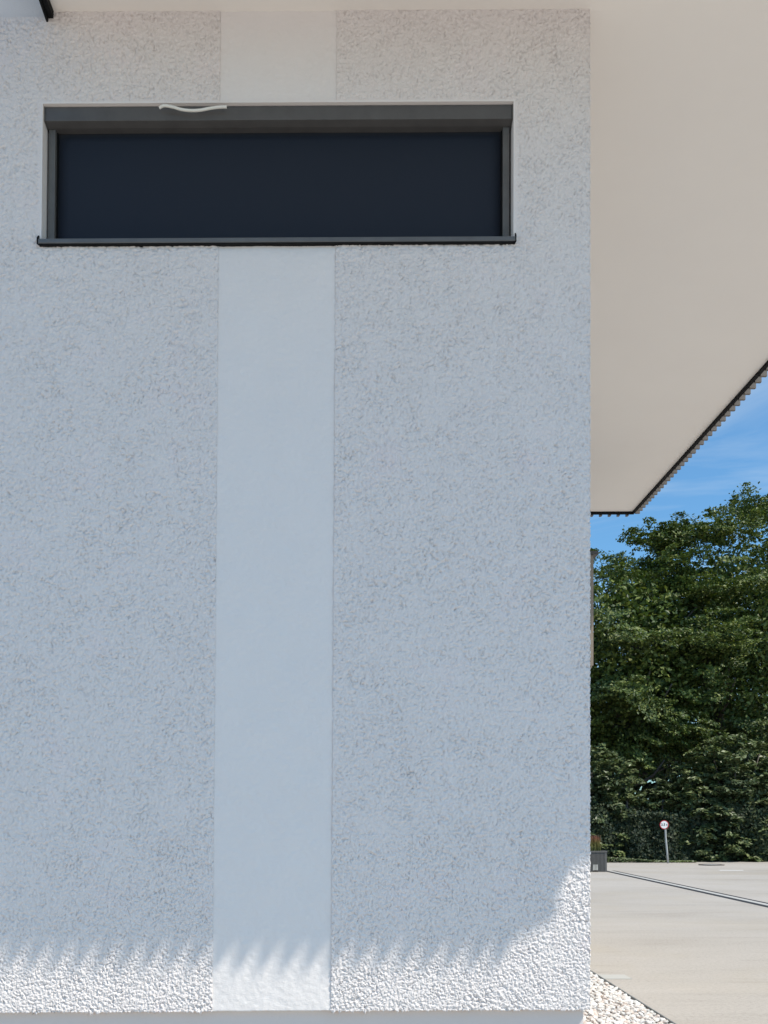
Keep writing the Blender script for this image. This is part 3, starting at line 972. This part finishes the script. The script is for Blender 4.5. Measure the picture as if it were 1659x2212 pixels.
# three beeches rising behind the hedge in view, others continue the row to both sides
def beech(xp, ytop, d, rx, ry, z0, n, seed, label, per=150, **k):
    X, Y, Z = at(xp, ytop, d)
    return tree('beech_tree', (X, Y, 0), rx, ry, z0, Z, n, per, label, seed, **k)
beech(1345, 1222, 42, 3.9, 3.2, 4.2, 560, 11, 'beech tree with the lowest crown top, next to the house corner', lean=0.3)
beech(1565, 1180, 44, 5.2, 4.2, 4.0, 900, 23, 'broad beech tree in the middle of the row behind the hedge', lean=-0.4)
beech(1680, 1118, 49, 5.6, 4.5, 4.0, 560, 35, 'tallest dark beech tree at the right edge of the picture', per=130)
beech(1900, 1150, 46, 5.0, 4.5, 2.0, 220, 41, 'beech tree standing beyond the right edge of the picture', per=80)
beech(1180, 1230, 48, 4.0, 3.5, 3.0, 160, 47, 'beech tree hidden behind the house corner', per=80)
beech(700, 1250, 46, 5.0, 4.0, 2.5, 150, 53, 'beech tree behind the house, far to the left', per=70)
beech(950, 1210, 47, 4.8, 4.0, 2.5, 150, 59, 'beech tree behind the middle of the house', per=70)
# dark wood behind the beeches, one mass
n = 32000
wx_ = rng.uniform(-14, 40, n); wy_ = 60 - DW + rng.random(n) * 6
wz_ = rng.random(n) * (9.0 + 1.2 * np.sin(wx_ * 0.5) + 0.7 * np.sin(wx_ * 1.3)) * np.clip(np.abs(wx_ - 12.0) / 6.0, 0.45, 1)
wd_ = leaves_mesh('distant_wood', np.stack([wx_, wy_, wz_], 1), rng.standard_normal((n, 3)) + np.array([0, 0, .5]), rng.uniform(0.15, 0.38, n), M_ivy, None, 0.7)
tag(wd_, 'dark dense wood seen between the trunks behind the beeches', 'wood', kind='stuff')

def shrub(name, x, d, rx, ry, h, n, per, seed, label, leaf=0.10, material=None):
    X, Y, _ = at(x, 0, d)
    root = empty(name, (X, Y, 0))
    tag(root, label, 'shrub', 'tall shrubs in the hedge')
    P, dd = crown_points(n, rx, ry, -h * 0.35, h, 18, seed, 0.6)
    P[:, 2] = np.where(P[:, 2] < 0.1, rng.uniform(0.1, h * 0.6, n), P[:, 2])
    dirs = dd * np.array([1, 1, 0.3]); dirs[:, 2] += 0.55; dirs += rng.standard_normal((n, 3)) * 0.25
    C, N = sprays(P, dirs, per, 0.75, 0.5, 0.10, 0.35)
    N = N * 0.8 + np.array([0.0, -0.3, 0.35])
    sz = rng.uniform(0.7, 1.3, len(C)) * leaf
    m = n * 12
    q = norm_rows(rng.standard_normal((m, 3))) * (rng.random(m) ** 0.4 * 0.75)[:, None]
    Ci = np.abs(q) * np.sign(q) * np.array([rx, ry, h * 0.7]) + np.array([0, 0, h * 0.3]); Ci[:, 2] = np.abs(Ci[:, 2])
    C = np.concatenate([C, Ci]); N = np.concatenate([N, rng.standard_normal((m, 3))]); sz = np.concatenate([sz, rng.uniform(0.08, 0.14, m)])
    leaves_mesh('crown', C, N, sz, material or M_bush, root)
    r_ = random.Random(seed)
    for k in range(6):
        a = r_.uniform(0, 6.28); ln = r_.uniform(0.2, 0.6)
        tube('stem', [(r_.uniform(-.15, .15), r_.uniform(-.15, .15), -0.1), (math.cos(a) * rx * ln * 0.5, math.sin(a) * ry * ln * 0.5, h * 0.45), (math.cos(a) * rx * ln, math.sin(a) * ry * ln, h * 0.85)], 0, M_bark, root, 7, [0.06, 0.045, 0.02])
    return root
shrub('tall_shrub', 1285, 38.05, 1.75, 1.0, 4.25, 330, 60, 3, 'rounded light green shrub rising above the planter')
shrub('tall_shrub', 1580, 38.05, 2.5, 1.2, 5.15, 520, 60, 5, 'big broad light green shrub right of the traffic sign')
shrub('tall_shrub', 1440, 38.05, 0.95, 0.8, 3.3, 150, 60, 8, 'small shrub filling the gap behind the traffic sign')
shrub('tall_shrub', 1760, 38.05, 2.3, 1.2, 4.6, 260, 60, 9, 'light green shrub beyond the right edge of the picture')

# clipped dark hedge, ivy grown
hd = 36.9 - DW
hg = empty('clipped_hedge', (14, hd + 0.6, 0))
tag(hg, 'long dark clipped hedge overgrown with ivy along the end of the yard', 'hedge')
n = 54000
hx = np.where(rng.random(n) < 0.78, rng.uniform(-8, 12, n), rng.uniform(-22, -8, n)); hz = rng.random(n) * (2.05 + 0.25 * np.sin(hx * 0.9) + 0.15 * np.sin(hx * 2.3))
bul = 0.16 * np.sin(hx * 1.7 + 1) + 0.12 * np.sin(hz * 2.4 + hx) + 0.08 * np.sin(hx * 5.1)
hy = -0.55 + bul + np.abs(rng.standard_normal(n)) * 0.16
top = rng.random(n) < 0.14
hy = np.where(top, rng.uniform(-0.5, 0.6, n), hy); hz = np.where(top, 2.05 + 0.25 * np.sin(hx * 0.9) + rng.standard_normal(n) * 0.12, hz)
C = np.stack([hx, hy, np.maximum(hz, 0.03)], 1)
N = np.stack([rng.standard_normal(n) * 0.6, -0.75 + rng.standard_normal(n) * 0.55, 0.25 + rng.standard_normal(n) * 0.5], 1)
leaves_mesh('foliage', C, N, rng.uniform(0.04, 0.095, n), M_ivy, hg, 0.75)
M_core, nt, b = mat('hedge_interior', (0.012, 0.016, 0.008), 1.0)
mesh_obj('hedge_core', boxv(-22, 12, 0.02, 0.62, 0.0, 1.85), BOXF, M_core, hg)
for i in range(14):
    xx = -7.5 + i * 1.45
    tube('stem', [(xx, 0.1, -0.1), (xx + 0.1, 0.05, 1.2), (xx + 0.25, 0.1, 2.5)], 0.04, M_bark, hg, 7)

# low ground cover at the foot of the hedge
n = 2600
gx = rng.uniform(8.6, 13.4, n); gy = 36.1 - DW + rng.random(n) ** 0.7 * 0.5
gz = rng.random(n) * 0.22 * np.clip((12.6 - gx) / 3.0, 0.15, 1)
gc = leaves_mesh('ground_cover', np.stack([gx, gy, gz + 0.02], 1), np.stack([rng.standard_normal(n) * .5, rng.standard_normal(n) * .5 - .3, np.ones(n)], 1), rng.uniform(0.03, 0.06, n), M_bush, None, 0.8)
tag(gc, 'low leafy ground cover along the foot of the hedge', 'ground cover', kind='stuff')
